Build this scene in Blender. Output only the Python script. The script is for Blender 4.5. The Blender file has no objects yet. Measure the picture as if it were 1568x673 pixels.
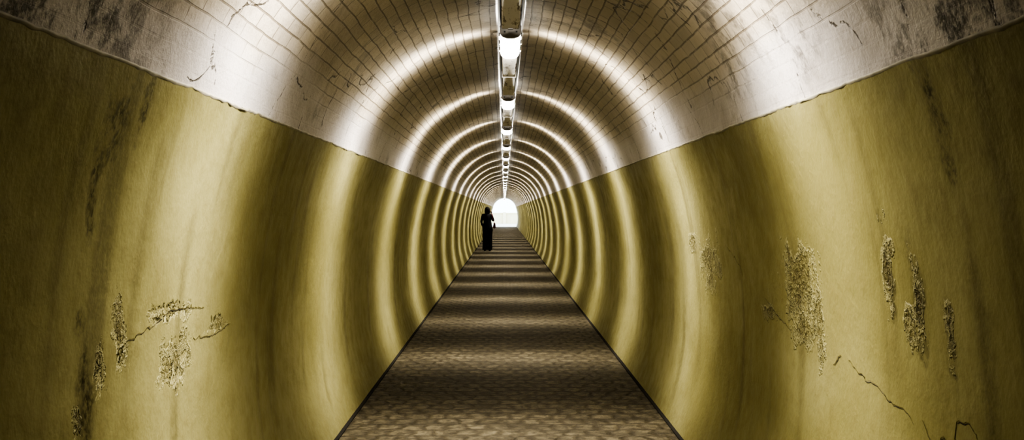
import bpy, bmesh, math, random
from mathutils import Vector, noise
random.seed(4)
S = bpy.context.scene
EYE = 1.48
Y0, Y1 = -9.0, 106.0

# ------------------------------------------------------------ node helpers
class NT:
    def __init__(s, mat):
        s.t = mat.node_tree; s.n = s.t.nodes; s.l = s.t.links
    def new(s, typ, **kw):
        nd = s.n.new(typ)
        for k, v in kw.items(): setattr(nd, k, v)
        return nd
    def put(s, sock, v):
        if isinstance(v, bpy.types.NodeSocket): s.l.new(v, sock)
        elif v is not None: sock.default_value = v
    def m(s, op, a, b=None, c=None, clamp=False):
        nd = s.new('ShaderNodeMath', operation=op); nd.use_clamp = clamp
        s.put(nd.inputs[0], a)
        if b is not None: s.put(nd.inputs[1], b)
        if c is not None: s.put(nd.inputs[2], c)
        return nd.outputs[0]
    def noise(s, vec, scale, detail=3, rough=0.6, dist=0.0):
        nd = s.new('ShaderNodeTexNoise')
        s.put(nd.inputs['Vector'], vec); nd.inputs['Scale'].default_value = scale
        nd.inputs['Detail'].default_value = detail; nd.inputs['Roughness'].default_value = rough
        nd.inputs['Distortion'].default_value = dist
        return nd.outputs['Fac']
    def ramp(s, fac, lo, hi, a=0.0, b=1.0):
        nd = s.new('ShaderNodeMapRange'); nd.interpolation_type = 'SMOOTHSTEP'
        s.put(nd.inputs['Value'], fac)
        nd.inputs['From Min'].default_value = lo; nd.inputs['From Max'].default_value = hi
        nd.inputs['To Min'].default_value = a; nd.inputs['To Max'].default_value = b
        return nd.outputs['Result']
    def mix(s, fac, a, b, mode='MIX'):
        nd = s.new('ShaderNodeMix', data_type='RGBA', blend_type=mode)
        s.put(nd.inputs[0], fac); s.put(nd.inputs[6], a); s.put(nd.inputs[7], b)
        return nd.outputs[2]
    def scale(s, vec, sc):
        nd = s.new('ShaderNodeMapping'); s.put(nd.inputs['Vector'], vec)
        nd.inputs['Scale'].default_value = sc
        return nd.outputs[0]
    def bump(s, h, strength, dist, normal=None):
        nd = s.new('ShaderNodeBump'); s.put(nd.inputs['Height'], h)
        nd.inputs['Strength'].default_value = strength; nd.inputs['Distance'].default_value = dist
        if normal is not None: s.l.new(normal, nd.inputs['Normal'])
        return nd.outputs[0]
    def attr(s, name):
        a = s.new('ShaderNodeAttribute'); a.attribute_name = name
        return a.outputs['Fac']

def newmat(name):
    mt = bpy.data.materials.new(name); mt.use_nodes = True
    nt = NT(mt); b = nt.n['Principled BSDF']
    return mt, nt, b
def C(r, g, b): return (r, g, b, 1.0)

def simple(name, col, rough=0.6, metal=0.0, var=0.25, sc=30, spec=0.5):
    mt, nt, b = newmat(name)
    tc = nt.new('ShaderNodeTexCoord').outputs['Object']
    f = nt.noise(tc, sc, 2)
    dk = tuple(c*(1-var) for c in col[:3]) + (1,)
    nt.put(b.inputs['Base Color'], nt.mix(f, dk, col))
    b.inputs['Roughness'].default_value = rough; b.inputs['Metallic'].default_value = metal
    b.inputs['Specular IOR Level'].default_value = spec
    return mt

# ---------------- painted plaster (masks come from mesh attributes)
def wall_material(name, seed):
    mt, nt, b = newmat(name)
    obj = nt.new('ShaderNodeTexCoord').outputs['Object']
    off = nt.new('ShaderNodeMapping'); nt.l.new(obj, off.inputs[0]); off.inputs['Location'].default_value = (seed, seed*1.7, 0)
    P = off.outputs[0]
    mid = nt.noise(P, 7.0, 4, 0.65)
    fine = nt.noise(P, 42, 3, 0.65)
    wob = nt.m('MULTIPLY_ADD', mid, 3.8, -1.9)
    pe = nt.m('ADD', nt.m('ADD', nt.attr('peel'), wob), nt.m('MULTIPLY_ADD', fine, 1.4, -.70))
    peel = nt.ramp(pe, 0.52, 0.70, 1.0, 0.0)
    halo = nt.ramp(pe, 0.66, 1.15, 1.0, 0.0)
    st = nt.ramp(nt.m('ADD', nt.attr('stain'), wob), 0.2, 1.3, 1.0, 0.0)
    col = nt.mix(nt.attr('big'), C(0.250, 0.226, 0.092), C(0.345, 0.319, 0.150))
    col = nt.mix(nt.ramp(mid, 0.42, 0.75, 0, 0.45), col, C(0.22, 0.190, 0.075))
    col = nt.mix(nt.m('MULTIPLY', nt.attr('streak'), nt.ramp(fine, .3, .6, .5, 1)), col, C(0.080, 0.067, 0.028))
    col = nt.mix(nt.m('MULTIPLY', st, nt.ramp(fine, 0.38, 0.6, 0.3, 0.9)), col, C(0.040, 0.032, 0.012))
    col = nt.mix(nt.m('MULTIPLY', nt.m('SUBTRACT', halo, peel, clamp=True), 0.4), col, C(0.54, 0.50, 0.27))
    col = nt.mix(nt.m('MULTIPLY', peel, nt.ramp(fine, 0.40, 0.60, 0.0, 0.65)), col, C(0.13, 0.105, 0.04))
    nt.put(b.inputs['Base Color'], col)
    nt.put(b.inputs['Roughness'], nt.ramp(mid, 0.3, 0.7, 0.42, 0.58))
    b.inputs['Specular IOR Level'].default_value = 0.35
    h = nt.m('MULTIPLY_ADD', mid, .42, nt.m('MULTIPLY', fine, .08))
    h = nt.m('MULTIPLY_ADD', halo, .35, h)
    h = nt.m('SUBTRACT', h, nt.m('MULTIPLY', peel, nt.m('MULTIPLY_ADD', fine, 1.6, .2)))
    nt.put(b.inputs['Normal'], nt.bump(h, 1.0, 0.018))
    return mt

E = EYE
# (y, z, ry, rz, slope)
L_peel = [(4.09, E-.55, .17, .09, 0.0), (3.48, E-.385, .08, .09, .5), (4.0, E-.36, .22, .035, 1.5), (3.33, E-.47, .05, .10, 0.3), (4.7, E-.48, .15, .035, 0), (3.15, E-.60, .03, .05, 0)]
L_stain = [(3.1, E+.25, .08, .22, 0), (3.07, E+.05, .04, .16, .3), (3.2, E-.5, .05, .18, .3), (3.3, E+.3, .05, .12, 0)]
R_peel = [(4.78, E-.31, .24, .15, 0.3), (4.66, E-.50, .26, .11, 0), (6.8, E-.31, .26, .15, 0), (3.62, E-.22, .045, .13, 0.2), (3.36, E-.24, .035, .13, 0), (3.46, E-.36, .05, .05, 0), (3.55, E-.12, .04, .03, 0), (3.14, E-.36, .035, .09, 0), (5.3, E-.48, .16, .04, 0), (4.50, E-.44, .06, .18, 0), (4.95, E-.44, .05, .03, 0), (7.3, E-.22, .2, .06, 0)]
R_stain = [(2.95, E+.30, .06, .22, 0), (3.36, E-.25, .05, .17, 0), (3.6, E-.22, .04, .15, 0), (3.14, E-.36, .04, .12, 0)]
L_crack = [[(4.45, E-.39), (4.2, E-.37), (4.0, E-.36), (3.8, E-.40), (3.6, E-.415), (3.45, E-.44)], [(4.9, E-.50), (4.6, E-.52), (4.3, E-.50)]]
R_crack = [[(4.15, E-.55), (3.95, E-.60), (3.82, E-.60), (3.7, E-.635), (3.55, E-.64), (3.45, E-.67)], [(3.40, E-.64), (3.34, E-.69), (3.28, E-.70), (3.24, E-.66), (3.18, E-.68), (3.14, E-.60), (3.05, E-.59), (2.98, E-.63)], [(5.4, E-.42), (5.2, E-.48), (4.9, E-.54)], [(4.32, E-.60), (4.25, E-.56), (4.2, E-.545)], [(6.2, E-.20), (5.9, E-.30), (5.85, E-.36)]]
M_wl = wall_material('olive_plaster_left', 3.1)
M_wr = wall_material('olive_plaster_right', 9.4)

def ceiling_material():
    mt, nt, b = newmat('whitewashed_brick')
    tc = nt.new('ShaderNodeTexCoord'); UV, P = tc.outputs['UV'], tc.outputs['Object']
    w = nt.new('ShaderNodeTexNoise'); nt.l.new(P, w.inputs['Vector']); w.inputs['Scale'].default_value = 3.0; w.inputs['Detail'].default_value = 2
    ws = nt.new('ShaderNodeVectorMath', operation='SCALE'); nt.l.new(w.outputs['Color'], ws.inputs[0]); ws.inputs['Scale'].default_value = 0.02
    wa = nt.new('ShaderNodeVectorMath', operation='ADD'); nt.l.new(UV, wa.inputs[0]); nt.l.new(ws.outputs[0], wa.inputs[1])
    br = nt.new('ShaderNodeTexBrick'); nt.l.new(wa.outputs[0], br.inputs['Vector'])
    br.inputs['Scale'].default_value = 1.0; br.inputs['Brick Width'].default_value = 0.26; br.inputs['Row Height'].default_value = 0.064
    br.inputs['Mortar Size'].default_value = 0.0045; br.inputs['Mortar Smooth'].default_value = 0.3
    br.inputs['Color1'].default_value = C(.85, .85, .85); br.inputs['Color2'].default_value = C(1, 1, 1); br.inputs['Mortar'].default_value = C(1, 1, 1)
    mid = nt.noise(P, 6, 5, 0.7); fine = nt.noise(P, 45, 3, 0.7)
    big = nt.attr('big')
    mort = nt.m('MULTIPLY', nt.m('MULTIPLY', br.outputs['Fac'], nt.attr('brickvis')), nt.ramp(mid, .32, .48, .45, 1.0))
    bc = nt.mix(nt.attr('brickvis'), C(1, 1, 1), br.outputs['Color'])
    cb = nt.mix(big, C(.50, .435, .34), C(.67, .60, .50))
    cp_ = nt.mix(big, C(.51, .47, .45), C(.68, .64, .63))
    col = nt.mix(nt.attr('brickvis'), cp_, cb)
    col = nt.mix(1.0, col, bc, 'MULTIPLY')
    col = nt.mix(nt.ramp(mid, .52, .75, 0, .45), col, C(.26, .22, .17))
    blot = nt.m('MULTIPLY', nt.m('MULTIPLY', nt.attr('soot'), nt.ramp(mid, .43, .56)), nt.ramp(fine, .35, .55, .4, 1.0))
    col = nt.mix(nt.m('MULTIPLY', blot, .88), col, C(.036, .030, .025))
    vo = nt.new('ShaderNodeTexVoronoi', feature='DISTANCE_TO_EDGE')
    nz = nt.new('ShaderNodeVectorMath', operation='SCALE'); nt.l.new(w.outputs['Color'], nz.inputs[0]); nz.inputs['Scale'].default_value = .3
    wv2 = nt.new('ShaderNodeVectorMath', operation='ADD'); nt.l.new(P, wv2.inputs[0]); nt.l.new(nz.outputs[0], wv2.inputs[1])
    nt.l.new(wv2.outputs[0], vo.inputs['Vector']); vo.inputs['Scale'].default_value = 1.2
    crack = nt.m('MULTIPLY', nt.ramp(nt.m('ADD', vo.outputs['Distance'], nt.m('MULTIPLY_ADD', fine, .03, -.015)), .002, .010, 1, 0), nt.ramp(mid, .46, .56))
    col = nt.mix(nt.m('MULTIPLY', crack, .8), col, C(.05, .04, .03))
    col = nt.mix(nt.m('MULTIPLY', mort, .70), col, C(.12, .09, .058))
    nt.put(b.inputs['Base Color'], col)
    b.inputs['Roughness'].default_value = .48; b.inputs['Specular IOR Level'].default_value = .45
    h = nt.m('MULTIPLY_ADD', mid, 1.4, nt.m('MULTIPLY', fine, .3))
    h = nt.m('SUBTRACT', h, nt.m('MULTIPLY', nt.m('ADD', mort, crack), .9))
    nt.put(b.inputs['Normal'], nt.bump(h, .9, .008))
    return mt
M_ceil = ceiling_material()

def floor_material():
    mt, nt, b = newmat('worn_cobble_paving')
    tc = nt.new('ShaderNodeTexCoord'); P = tc.outputs['Object']
    fine = nt.noise(P, 16, 4, .72); tr = nt.noise(nt.scale(P, (.6, 2.0, 1)), 1.6, 5, .72)
    wa = nt.new('ShaderNodeVectorMath', operation='MULTIPLY_ADD')
    nn = nt.new('ShaderNodeTexNoise'); nt.l.new(P, nn.inputs['Vector']); nn.inputs['Scale'].default_value = 6; nn.inputs['Detail'].default_value = 2
    nt.l.new(nn.outputs['Color'], wa.inputs[0]); wa.inputs[1].default_value = (.13, .16, 0); nt.l.new(P, wa.inputs[2])
    br = nt.new('ShaderNodeTexBrick'); nt.l.new(wa.outputs[0], br.inputs['Vector'])
    br.inputs['Scale'].default_value = 1.0; br.inputs['Brick Width'].default_value = 0.15; br.inputs['Row Height'].default_value = 0.20
    br.inputs['Mortar Size'].default_value = 0.040; br.inputs['Mortar Smooth'].default_value = 1.0
    br.inputs['Color1'].default_value = C(.105, .088, .056); br.inputs['Color2'].default_value = C(.145, .123, .080); br.inputs['Mortar'].default_value = C(.064, .052, .033)
    col = nt.mix(nt.ramp(tr, .42, .66, 0, .65), br.outputs['Color'], C(.027, .022, .014))
    col = nt.mix(nt.ramp(fine, .42, .60, 0, .7), col, C(.030, .025, .016))
    nt.put(b.inputs['Base Color'], col)
    b.inputs['Roughness'].default_value = .65
    b.inputs['Specular IOR Level'].default_value = .25
    b.inputs['Specular Tint'].default_value = C(1, .92, .76)
    h = nt.m('SUBTRACT', nt.m('MULTIPLY', fine, 1.2), nt.m('MULTIPLY', br.outputs['Fac'], .7))
    nt.put(b.inputs['Normal'], nt.bump(h, .9, .014))
    return mt
M_floor = floor_material()
M_trim = simple('chipped_lime_edge', C(.62, .58, .46), .6, var=.75, sc=14)
M_gutter = simple('gutter_dirt', C(.02, .016, .01), .9, var=.5)
M_trunk, nt, b = newmat('dirty_painted_steel')
tc = nt.new('ShaderNodeTexCoord').outputs['Object']
c = nt.mix(nt.ramp(nt.noise(nt.scale(tc, (8, 1, 1)), 3, 5, .75), .53, .64), C(.78, .75, .71), C(.18, .14, .10))
nt.put(b.inputs['Base Color'], c); b.inputs['Roughness'].default_value = .5
M_side = simple('sooty_steel', C(.16, .13, .10), .6, var=.7, sc=12)
M_house = simple('grey_fixture_housing', C(.30, .28, .25), .45, var=.3)
M_black = simple('black_cable', C(.03, .026, .02), .5)
M_off = simple('dead_diffuser', C(.5, .5, .46), .4, var=.1)
M_crack = simple('crack_shadow', C(.030, .024, .010), .95, var=.5)
M_lip = simple('flaked_plaster_edge', C(.56, .51, .28), .7, var=.5, sc=60)
def emis(name, col, st):
    mt, nt, b = newmat(name)
    b.inputs['Base Color'].default_value = C(.9, .9, .86)
    b.inputs['Emission Color'].default_value = col; b.inputs['Emission Strength'].default_value = st
    return mt
M_diff = emis('lit_opal_diffuser', C(1, .96, .88), 11.0)

# ------------------------------------------------------------ mesh helpers
def obj_from_bm(bm, name, mats, smooth=True, parent=None):
    me = bpy.data.meshes.new(name); bm.normal_update(); bm.to_mesh(me); bm.free()
    for m_ in mats: me.materials.append(m_)
    if smooth:
        for p in me.polygons: p.use_smooth = True
    o = bpy.data.objects.new(name, me); S.collection.objects.link(o)
    if parent: o.parent = parent
    return o

def box(bm, c, s, mat=0):
    r = bmesh.ops.create_cube(bm, size=1.0)
    for v in r['verts']:
        v.co = Vector((v.co.x*s[0]+c[0], v.co.y*s[1]+c[1], v.co.z*s[2]+c[2]))
    for f in set(f for v in r['verts'] for f in v.link_faces): f.material_index = mat
    return r['verts']

def prism(bm, prof, y0, y1, mat=0, caps=True):
    a = [bm.verts.new((x, y0, z)) for x, z in prof]; b_ = [bm.verts.new((x, y1, z)) for x, z in prof]
    n = len(prof); fs = []
    for i in range(n):
        j = (i+1) % n; fs.append(bm.faces.new((a[i], a[j], b_[j], b_[i])))
    if caps: fs += [bm.faces.new(list(reversed(a))), bm.faces.new(b_)]
    for f in fs: f.material_index = mat
    return fs

# y stations: dense near, sparse far
ys = []; y = Y0
while y < Y1:
    ys.append(y); y += .03 if 2.2 < y < 7.6 else (.1 if 1 < y < 16 else .4)
ys.append(Y1)

ctrl = [(1.12, 0), (1.195, .25), (1.238, .5), (1.25, .78), (1.242, 1.05), (1.21, 1.32), (1.15, 1.62), (1.065, 1.89)]
def cr(p0, p1, p2, p3, t):
    return tuple(.5*((2*b_)+(-a+c_)*t+(2*a-5*b_+4*c_-d)*t*t+(-a+3*b_-3*c_+d)*t**3) for a, b_, c_, d in zip(p0, p1, p2, p3))
prof = []
for i in range(len(ctrl)-1):
    p0 = ctrl[max(i-1, 0)]; p3 = ctrl[min(i+2, len(ctrl)-1)]
    for k in range(9): prof.append(cr(p0, ctrl[i], ctrl[i+1], p3, k/9))
prof.append(ctrl[-1])

def N3(x, y, z, oct=3):
    v = 0; a = 1; t = 0
    for i in range(oct):
        v += a*noise.noise(Vector((x, y, z+i*7.7))); t += a; a *= .5; x *= 2; y *= 2; z *= 2
    return .5+v/t*.75
def sm(v, lo, hi):
    t = max(0, min(1, (v-lo)/(hi-lo))); return t*t*(3-2*t)
def elld(y, z, lst):
    best = 9
    for (yc, zc, ry, rz, a) in lst:
        dz = z-zc; dy = y-yc+a*dz
        best = min(best, math.hypot(dy/ry, dz/rz))
    return min(best, 9)
def disp(x, y, z, amp):
    return noise.noise(Vector((x*.9, y*.6, z*.9)))*amp + noise.noise(Vector((x*3, y*2.2, z*3+7)))*amp*.5

def sweep(name, profile, mat, amp, kind, masks=None):
    bm = bmesh.new(); uvl = bm.loops.layers.uv.new('UVMap')
    arc = [0]
    for i in range(1, len(profile)):
        arc.append(arc[-1]+math.dist(profile[i], profile[i-1]))
    if kind == 'ceil': arc = [a-arc[-1]/2 for a in arc]
    names = ['big', 'brickvis', 'soot'] if kind == 'ceil' else ['big', 'streak', 'peel', 'stain']
    data = {k_: [] for k_ in names}
    rows = []; n = len(profile)
    for y in ys:
        r = []
        for i, (x, z) in enumerate(profile):
            d = disp(x, y, z, amp)*min(1, min(i, n-1-i)/5)
            q = Vector((-x, 0, 1.4-z)).normalized()*d
            r.append(bm.verts.new(Vector((x, y, z))+q))
            data['big'].append(sm(N3(x, y*.8, z+3), .3, .7))
            if kind == 'ceil':
                V = abs(arc[i])
                data['brickvis'].append(1-sm(V+.25*(N3(x*1.5, y*1.2, z)-.5), 1.08, 1.27)*.96)
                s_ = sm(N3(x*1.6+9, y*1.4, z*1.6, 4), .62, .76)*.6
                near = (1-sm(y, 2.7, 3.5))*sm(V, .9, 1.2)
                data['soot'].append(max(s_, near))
            else:
                st = sm(N3(x+4, y*5.5, z*.45, 3), .58, .85)*.5
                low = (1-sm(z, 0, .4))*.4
                top = sm(z, 1.72, 1.88)*.3*N3(x, y*4, z, 2)
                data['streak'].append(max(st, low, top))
                data['peel'].append(elld(y, z, masks[0]) if y < 9 else 9)
                data['stain'].append(elld(y, z, masks[1]) if y < 9 else 9)
        rows.append(r)
    for a in range(len(rows)-1):
        for i in range(n-1):
            f = bm.faces.new((rows[a][i], rows[a][i+1], rows[a+1][i+1], rows[a+1][i]))
            for lp, (yy, vv) in zip(f.loops, ((ys[a], arc[i]), (ys[a], arc[i+1]), (ys[a+1], arc[i+1]), (ys[a+1], arc[i]))):
                lp[uvl].uv = (yy, vv)
    o = obj_from_bm(bm, name, [mat])
    for k_ in names:
        at = o.data.attributes.new(k_, 'FLOAT', 'POINT'); at.data.foreach_set('value', data[k_])
    return o
W_R = sweep('wall_right', prof, M_wr, .014, 'wall', (R_peel, R_stain))
W_L = sweep('wall_left', [(-x, z) for x, z in prof], M_wl, .014, 'wall', (L_peel, L_stain))

# real crack lines: jagged dark slivers with a flaked lip, hugging the wall surface
def surf(sgn, y, z, lift):
    for (xa, za), (xb, zb) in zip(prof[:-1], prof[1:]):
        if za <= z <= zb:
            x = xa+(xb-xa)*(z-za)/(zb-za); break
    x *= sgn; d = disp(x, y, z, .014)+lift
    return Vector((x, y, z))+Vector((-x, 0, 1.4-z)).normalized()*d
def cracks(name, sgn, polys, parent):
    bm = bmesh.new()
    for pi, pl in enumerate(polys):
        pts = []
        for a, b_ in zip(pl[:-1], pl[1:]):
            L = math.dist(a, b_); k_ = max(2, int(L/.018))
            for i in range(k_):
                t = i/k_; y = a[0]+(b_[0]-a[0])*t; z = a[1]+(b_[1]-a[1])*t
                z += noise.noise(Vector((y*22, pi*5, sgn*3)))*.014+noise.noise(Vector((y*70, pi*5, 9)))*.007
                y += noise.noise(Vector((z*60, y*30, pi)))*.014
                pts.append((y, z))
        n = len(pts)
        for mat, off, wd in ((0, 0, .8), (1, .0035, 1.2)):
            prev = None
            for i, (y, z) in enumerate(pts):
                w = math.sin(math.pi*(i+.3)/(n-.2))**.5*wd*(.0010+.0034*abs(noise.noise(Vector((y*15, z*15, pi+mat*4)))))
                zz = z+off*(1 if mat else 0)
                cur = [bm.verts.new(surf(sgn, y, zz-w, .0012)), bm.verts.new(surf(sgn, y, zz+w, .0012+.0025*mat))]
                if prev:
                    f = bm.faces.new((prev[0], prev[1], cur[1], cur[0])); f.material_index = mat
                prev = cur
    obj_from_bm(bm, name, [M_crack, M_lip], False, parent)
cracks('crack_lines_r', 1, R_crack, W_R)
cracks('crack_lines_l', -1, L_crack, W_L)

CZ, R = EYE+.1214, 1.0986
a0 = math.atan2(1.89-CZ, 1.06)
cp = []
for i in range(65):
    a = a0+(math.pi-2*a0)*i/64
    cp.append((R*math.cos(a)*1.008, CZ+R*math.sin(a)))
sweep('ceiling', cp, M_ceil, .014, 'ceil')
# chipped lime edge where paint meets the vault
for sgn, nm in ((1, 'trim_1'), (-1, 'trim_2')):
    bm = bmesh.new(); prev = None
    yy = Y0
    while yy < Y1:
        j = noise.noise(Vector((yy*3.1, sgn*5, 0)))*.006+noise.noise(Vector((yy*17, sgn*9, 0)))*.005
        hgt = .004+noise.noise(Vector((yy*9, 3*sgn, 2)))*.008
        pts = [(1.070, 1.882-hgt*.4+j), (1.061+j*.3, 1.885+j), (1.061+j*.3, 1.890+j+hgt*.3), (1.074, 1.895+j+hgt*.4)]
        cur = [bm.verts.new((sgn*x, yy, z)) for x, z in pts]
        if prev:
            for i in range(3): bm.faces.new((prev[i], prev[i+1], cur[i+1], cur[i]))
        prev = cur; yy += .02 if yy < 14 else .4
    obj_from_bm(bm, nm, [M_trim])
# floor + dirt gutters
bm = bmesh.new()
nx = 24; rows = []
fy = [y for i, y in enumerate(ys) if i % 2 == 0 or y > 16]; fy[-1] = Y1
for y in fy:
    rows.append([bm.verts.new((-1.13+2.26*i/nx, y, noise.noise(Vector((i*.25, y*1.2, 0)))*.004-.002)) for i in range(nx+1)])
for a in range(len(rows)-1):
    for i in range(nx): bm.faces.new((rows[a][i], rows[a][i+1], rows[a+1][i+1], rows[a+1][i]))
obj_from_bm(bm, 'floor', [M_floor])
for sgn, nm in ((1, 'baseboard_right'), (-1, 'baseboard_left')):
    bm = bmesh.new()
    prism(bm, [(sgn*1.14, -.01), (sgn*1.103, .0), (sgn*1.105, .006), (sgn*1.122, .012), (sgn*1.14, .016)], Y0, Y1)
    obj_from_bm(bm, nm, [M_gutter])
# closed end behind the viewpoint
bm = bmesh.new()
ring = [(x, z) for x, z in prof]+[(x, z) for x, z in cp[1:-1]]+[(-x, z) for x, z in reversed(prof)]
bm.faces.new([bm.verts.new((x*1.02, Y0, z)) for x, z in ring])
obj_from_bm(bm, 'wall_back', [simple('sooty_brickwork', C(.08, .07, .05), .9)], False)

# ------------------------------------------------------------ trunking
LX = .008
bm = bmesh.new()
fs = prism(bm, [(LX-.052, 2.71), (LX-.052, 2.558), (LX-.046, 2.552), (LX+.046, 2.552), (LX+.052, 2.558), (LX+.052, 2.71)], Y0+.02, Y1-.3, 0)
fs[0].material_index = 1; fs[4].material_index = 1
y = Y0+1
while y < Y1-1:
    prism(bm, [(LX-.056, 2.712), (LX-.056, 2.549), (LX+.056, 2.549), (LX+.056, 2.712)], y, y+.025, 0); y += 1.875
for s in (-1, 1):
    prism(bm, [(LX+s*.064+.010*math.cos(a*math.pi/4), 2.60+.010*math.sin(a*math.pi/4)) for a in range(8)], Y0+.02, Y1-.3, 2)
obj_from_bm(bm, 'cable_trunking', [M_trunk, M_side, M_black], False)

# ------------------------------------------------------------ light fittings: 1 m opal battens under the trunking
def fixture_mesh(diff):
    bm = bmesh.new(); h = .51
    prism(bm, [(-.064, 0), (-.064, .012), (-.05, .032), (.05, .032), (.064, .012), (.064, 0)], -h, h, 0)
    d = [(-.060, 0), (-.062, -.014), (-.056, -.030), (-.042, -.042), (-.022, -.048), (.022, -.048), (.042, -.042), (.056, -.030), (.062, -.014), (.060, 0)]
    st = [(-h+.03, 1.0), (h-.13, 1.0), (h-.08, .93), (h-.05, .80), (h-.035, .6)]
    prev = None
    for yy, k_ in st:
        cur = [bm.verts.new((x*k_, yy, z*k_)) for x, z in d]
        if prev:
            for i in range(len(d)-1):
                f = bm.faces.new((prev[i], prev[i+1], cur[i+1], cur[i])); f.material_index = 1; f.smooth = True
        prev = cur
    f = bm.faces.new(prev); f.material_index = 1
    e = [(x*1.05, z*1.05) for x, z in d]
    ya, yb = -h-.004, -h+.035
    prism(bm, [(-.066, .02)]+e+[(.066, .02)], ya, yb, 0)
    prism(bm, [(-.062, .02), (-.062, -.006), (.062, -.006), (.062, .02)], h-.03, h+.004, 0)
    for s in (-1, 1):
        box(bm, (0, s*(h+.018), .006), (.03, .035, .024), 0)
    for q in (-.035, .035): box(bm, (q, -h-.006, -.016), (.010, .008, .010), 2)
    for yy in (-.3, 0, .3):
        for s in (-1, 1): box(bm, (s*.067, yy, 0), (.008, .03, .026), 2)
    me = bpy.data.meshes.new('fluorescent_ceiling_light'); bm.normal_update(); bm.to_mesh(me); bm.free()
    for m_ in (M_house, diff, M_black): me.materials.append(m_)
    return me
ME_on = fixture_mesh(M_diff); ME_off = fixture_mesh(M_off)

# photometric distribution of each tube side (angular profile, like an IES web), plus an added trunking beam
def make_lamp(side):
    lamp = bpy.data.lights.new('tube_glow', 'POINT')
    lamp.energy = 77; lamp.color = (1, .95, .86); lamp.shadow_soft_size = .012
    lamp.use_nodes = True
    lt = NT(lamp); em = lt.n['Emission']
    tcn = lt.new('ShaderNodeTexCoord'); sp = lt.new('ShaderNodeSeparateXYZ'); lt.l.new(tcn.outputs['Normal'], sp.inputs[0])
    X_, Y_, Z_ = sp.outputs
    y2 = lt.m('MULTIPLY', Y_, Y_)
    base = lt.m('SUBTRACT', 1.0, y2, clamp=True)
    # steeply downwards the spread tightens, so the floor gets distinct pools
    dn = lt.m('POWER', lt.m('MAXIMUM', lt.m('MULTIPLY', Z_, -1.0), 0.0), 4.0)
    expo = lt.m('MULTIPLY_ADD', dn, 8.0, 4.0)
    beam = lt.m('MULTIPLY_ADD', lt.m('POWER', base, expo), .98, .02)
    up = lt.m('POWER', lt.m('SUBTRACT', 1.0, Z_, clamp=False), 1.5)
    up = lt.m('MULTIPLY', up, lt.m('MULTIPLY_ADD', dn, .7, 1.0))
    inward = lt.m('MULTIPLY', X_, float(-side))           # towards the trunking
    g1 = lt.m('GREATER_THAN', inward, 0.0)
    g2 = lt.m('GREATER_THAN', Z_, lt.m('MULTIPLY', inward, .36))
    ax = lt.m('MULTIPLY', lt.m('MULTIPLY', g1, g2), lt.m('POWER', y2, 8.0))  # added beam, aimed only at the trunking underside to brighten it
    lt.put(em.inputs['Strength'], lt.m('MULTIPLY_ADD', ax, 1.0, lt.m('MULTIPLY', beam, up)))
    return lamp
LAMPS = {-1: make_lamp(-1), 1: make_lamp(1)}

for i in range(-2, 28):
    yc = 7.05+3.75*(i-1)
    if i == 0: yc += .40
    if yc > Y1-1: break
    on = i >= 0
    o = bpy.data.objects.new('fluorescent_ceiling_light', ME_on if on else ME_off)
    S.collection.objects.link(o); o.location = (LX, yc, 2.552)
    if on:
        for s in (-1, 1):
            l = bpy.data.objects.new('tube_glow', LAMPS[s]); S.collection.objects.link(l)
            l.parent = o; l.location = (s*.082, .44, -.045)

# ------------------------------------------------------------ outside the far portal
M_out = simple('pale_gravel', C(.72, .72, .66), .9, var=.15, sc=4)
M_bld = simple('cream_render', C(.86, .80, .58), .9, var=.1, sc=3)
M_conc = simple('portal_concrete', C(.4, .39, .36), .9)
bm = bmesh.new()
bmesh.ops.create_grid(bm, x_segments=20, y_segments=20, size=40)
for v in bm.verts: v.co.y += Y1+40; v.co.z = -.01
obj_from_bm(bm, 'ground_outside', [M_out])
bm = bmesh.new()
box(bm, (0, Y1+26, .6), (24, .3, 1.2))
for i in range(-6, 7): box(bm, (i*2, Y1+25.8, .68), (.35, .5, 1.36))
box(bm, (0, Y1+26, 1.24), (24.2, .5, .10))
obj_from_bm(bm, 'garden_wall', [M_bld], False)
bm = bmesh.new()
inner = ring; n = len(inner)
yy0, yy1 = Y1, Y1+.4
I0 = [bm.verts.new((x, yy0, z)) for x, z in inner]; I1 = [bm.verts.new((x, yy1, z)) for x, z in inner]
O0 = [bm.verts.new((x*2.2, yy0, z*1.35)) for x, z in inner]; O1 = [bm.verts.new((x*2.2, yy1, z*1.35)) for x, z in inner]
for i in range(n-1):
    bm.faces.new((I0[i], I0[i+1], I1[i+1], I1[i])); bm.faces.new((I1[i], I1[i+1], O1[i+1], O1[i]))
    bm.faces.new((O0[i], O0[i+1], I0[i+1], I0[i])); bm.faces.new((O1[i], O1[i+1], O0[i+1], O0[i]))
obj_from_bm(bm, 'tunnel_portal', [M_conc], False)

w = bpy.data.worlds.new('World'); S.world = w; w.use_nodes = True
bg = w.node_tree.nodes['Background']; bg.inputs[0].default_value = (.78, .90, 1.0, 1); bg.inputs[1].default_value = 4.2

# ------------------------------------------------------------ the woman
M_coat = simple('black_coat', C(.006, .006, .007), .9, var=.3, spec=.1)
M_trou = simple('black_trousers', C(.005, .005, .006), .9, var=.3, spec=.1)
M_hair = simple('black_hair', C(.006, .005, .004), .8, var=.4, spec=.05)
M_skin = simple('skin', C(.20, .10, .065), .6, var=.1)
M_shoe = simple('black_shoe', C(.006, .006, .006), .6, spec=.2)
M_bag = simple('dark_red_bag', C(.16, .008, .010), .6, var=.2)
M_phone = simple('phone_glass', C(.01, .01, .012), .3)
W = bpy.data.objects.new('woman_walking', None); S.collection.objects.link(W)

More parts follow.
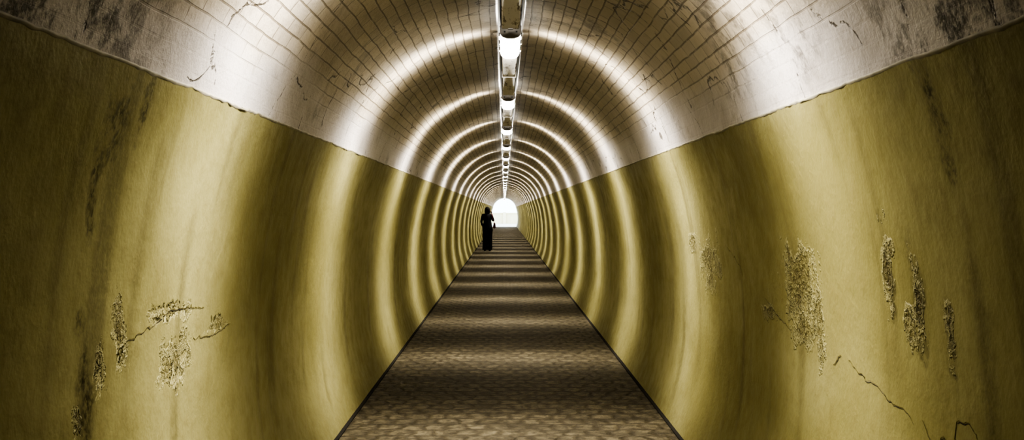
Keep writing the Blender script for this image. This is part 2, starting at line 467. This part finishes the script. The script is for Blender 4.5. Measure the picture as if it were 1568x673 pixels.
def skinned(name, verts, edges, radii, mat, root=0, sub=2):
    me = bpy.data.meshes.new(name); me.from_pydata(verts, edges, [])
    o = bpy.data.objects.new(name, me); S.collection.objects.link(o)
    md = o.modifiers.new('Skin', 'SKIN'); md.use_smooth_shade = True
    sk = me.skin_vertices[0].data
    for i, r in enumerate(radii):
        sk[i].radius = r if isinstance(r, tuple) else (r, r); sk[i].use_root = (i == root)
    ss = o.modifiers.new('Sub', 'SUBSURF'); ss.levels = sub; ss.render_levels = sub
    dg = bpy.context.evaluated_depsgraph_get(); dg.update()
    me2 = bpy.data.meshes.new_from_object(o.evaluated_get(dg))
    o.modifiers.clear(); o.data = me2; me2.materials.clear(); me2.materials.append(mat)
    for p in me2.polygons: p.use_smooth = True
    o.parent = W
    return o

V_ = [(0, 0, .93), (0, .005, 1.06), (0, .01, 1.20), (0, .005, 1.31), (0, .0, 1.385), (0, .012, 1.45),
      (-.085, 0, .86), (-.095, .06, .48), (-.095, .03, .10),
      (.085, 0, .86), (.09, .01, .48), (.09, -.10, .11),
      (-.155, 0, 1.33), (-.225, -.04, 1.09), (-.185, .12, .94),
      (.155, 0, 1.33), (.225, .02, 1.10), (.16, .12, 1.38)]
E_ = [(0, 1), (1, 2), (2, 3), (3, 4), (4, 5), (0, 6), (6, 7), (7, 8), (0, 9), (9, 10), (10, 11), (3, 12), (12, 13), (13, 14), (3, 15), (15, 16), (16, 17)]
R_ = [(.15, .11), (.125, .10), (.145, .11), (.14, .10), (.058, .055), (.05, .05), .092, .062, .04, .092, .062, .04, .07, .052, .034, .07, .052, .034]
skinned('body', V_, E_, R_, M_coat)

def loft(name, rings, mat, seg=20, close=True):
    bm = bmesh.new(); prev = None
    for (cx, cy, z, rx, ry) in rings:
        cur = []
        for i in range(seg):
            a = 2*math.pi*i/seg; wv = 1+.05*math.sin(a*5+z*3)
            cur.append(bm.verts.new((cx+rx*wv*math.cos(a), cy+ry*wv*math.sin(a), z)))
        if prev:
            for i in range(seg):
                j = (i+1) % seg; bm.faces.new((prev[i], prev[j], cur[j], cur[i]))
        elif close: bm.faces.new(cur)
        prev = cur
    if close: bm.faces.new(prev)
    bmesh.ops.recalc_face_normals(bm, faces=bm.faces[:])
    return obj_from_bm(bm, name, [mat], True, W)
loft('trouser_leg_left', [(-.08, 0, .93, .09, .11), (-.088, .02, .75, .10, .105), (-.092, .055, .48, .092, .09), (-.090, .045, .25, .092, .10), (-.090, .03, .05, .095, .115)], M_trou)
loft('trouser_leg_right', [(.08, 0, .93, .09, .11), (.084, .005, .75, .10, .105), (.084, .01, .48, .092, .09), (.082, -.05, .25, .092, .10), (.082, -.09, .05, .095, .115)], M_trou)
loft('coat', [(0, 0, .74, .195, .15), (0, 0, .86, .185, .145), (0, 0, .98, .165, .13), (0, .005, 1.08, .145, .12), (0, .01, 1.2, .155, .125), (0, .005, 1.30, .165, .115), (0, .0, 1.36, .12, .09), (0, 0, 1.40, .062, .06)], M_coat)
for sx, yy, nm in ((-.095, .05, 'shoe_left'), (.09, -.08, 'shoe_right')):
    bm = bmesh.new(); r = bmesh.ops.create_uvsphere(bm, u_segments=16, v_segments=10, radius=1)
    for v in bm.verts:
        x, y, z = v.co
        v.co = Vector((sx+x*.045*(1+.15*y), yy+.03+y*.125, max(.002, .04+z*.045*(1-.35*y))))
    obj_from_bm(bm, nm, [M_shoe], True, W)
bm = bmesh.new(); bmesh.ops.create_uvsphere(bm, u_segments=32, v_segments=24, radius=1)
for v in bm.verts:
    x, y, z = v.co
    w_ = 1-.22*max(0, -z)
    px, py, pz = x*.072*w_, y*.092*(1-.1*max(0, -z)), z*.112
    if y > .3:
        nose = math.exp(-((x/.16)**2+((z+.15)/.22)**2)); py += .022*nose
        py += .006*math.exp(-((x/.3)**2+((z+.52)/.08)**2)) + .008*math.exp(-((x/.3)**2+((z+.85)/.15)**2))
        for s in (-1, 1): py -= .009*math.exp(-(((x-s*.38)/.18)**2+((z-.02)/.12)**2))
    v.co = Vector((px, py+.012, pz+1.515))
for s in (-1, 1):
    r = bmesh.ops.create_uvsphere(bm, u_segments=10, v_segments=8, radius=1)
    for v in r['verts']: v.co = Vector((v.co.x*.008+s*.073, v.co.y*.018, v.co.z*.03+1.51))
    r = bmesh.ops.create_uvsphere(bm, u_segments=10, v_segments=8, radius=.011)
    for v in r['verts']: v.co += Vector((s*.028, .088, 1.517))
obj_from_bm(bm, 'head', [M_skin], True, W)
bm = bmesh.new(); bmesh.ops.create_uvsphere(bm, u_segments=32, v_segments=24, radius=1)
dele = [v for v in bm.verts if v.co.y > .42 and v.co.z < .55]
bmesh.ops.delete(bm, geom=dele, context='VERTS')
for v in bm.verts:
    x, y, z = v.co
    k_ = 1+.05*math.sin(math.atan2(y, x)*14)
    lowz = z*.12 if z > 0 else z*.17
    fl = 1+.18*max(0, -z)*(1-max(0, -z))*2
    if z < -.5: fl *= 1.15
    v.co = Vector((x*.098*k_*fl, y*.108*k_-.002, lowz+1.525))
o = obj_from_bm(bm, 'hair', [M_hair], True, W)
sd = o.modifiers.new('Solid', 'SOLIDIFY'); sd.thickness = .012

def hand(name, wrist, axis, palmn, curl, side):
    A = Vector(axis).normalized(); N = Vector(palmn).normalized(); T = A.cross(N).normalized()*side
    Wp = Vector(wrist); vs = [Wp, Wp+A*.045, Wp+A*.085]; es = [(0, 1), (1, 2)]; rs = [(.024, .02), (.036, .016), (.034, .014)]
    for i, ln in enumerate((.068, .078, .072, .056)):
        b0 = Wp+A*.080+T*(-.030+.020*i); k0 = len(vs); cur = 0; p = b0; vs.append(p.copy()); rs.append(.0095); es.append((2, k0))
        for s in range(3):
            cur += curl; d = A*math.cos(cur)+N*math.sin(cur); p = p+d*ln*(.45, .32, .23)[s]
            vs.append(p.copy()); rs.append(.0085-.001*s); es.append((len(vs)-2, len(vs)-1))
    p = Wp+A*.03-T*.028; k0 = len(vs); vs.append(p); rs.append(.012); es.append((1, k0))
    p2 = p+(A*.6-T*.6+N*.3).normalized()*.035; vs.append(p2); rs.append(.011); es.append((k0, k0+1))
    p3 = p2+(A*.85-T*.2+N*.5).normalized()*.028; vs.append(p3); rs.append(.009); es.append((k0+1, k0+2))
    return skinned(name, [tuple(v) for v in vs], es, rs, M_skin, 0, 1)
hand('hand_right', (.158, .122, 1.385), (-.15, -.15, 1), (-1, -.1, 0), .45, 1)
hand('hand_left', (-.183, .125, .935), (.25, .6, -.6), (.8, -.2, .2), .5, -1)
bm = bmesh.new(); vs = box(bm, (.125, .07, 1.475), (.010, .07, .145)); bmesh.ops.bevel(bm, geom=bm.edges[:], offset=.003, segments=2, affect='EDGES')
obj_from_bm(bm, 'phone', [M_phone], False, W)
bm = bmesh.new(); prism(bm, [(.02, -.11), (-.02, -.11), (-.045, -.09), (-.05, -.02), (-.028, .10), (.028, .10), (.05, -.02), (.045, -.09)], -.13, .13)
bmesh.ops.bevel(bm, geom=bm.edges[:], offset=.008, segments=2, affect='EDGES')
for v in bm.verts: v.co += Vector((.262, -.03, .95))
prev = None
for i in range(25):
    t = i/24; a = math.pi*t
    p = Vector((.262-.10*math.sin(a)**.7, -.03-.11*math.cos(a), 1.04+.35*math.sin(a)))
    cur = [bm.verts.new(p+Vector(q)) for q in ((-.004, 0, -.012), (.004, 0, -.012), (.004, 0, .012), (-.004, 0, .012))]
    if prev:
        for q in range(4): bm.faces.new((prev[q], prev[(q+1) % 4], cur[(q+1) % 4], cur[q]))
    prev = cur
obj_from_bm(bm, 'shoulder_bag', [M_bag], False, W)
W.location = (-.655, 41.3, 0.0)

# ------------------------------------------------------------ camera
cam = bpy.data.cameras.new('camera'); co = bpy.data.objects.new('camera', cam); S.collection.objects.link(co)
co.location = (-.03, 0, EYE); co.rotation_euler = (math.radians(90), 0, 0)
cam.sensor_width = 36; cam.lens = 36*1700/1568
cam.shift_x = 12/1568; cam.shift_y = -13.5/1568; cam.clip_end = 500; cam.clip_start = .05
S.camera = co
S.view_settings.view_transform = 'AgX'
S.view_settings.look = 'AgX - Very High Contrast'
S.view_settings.exposure = -0.30
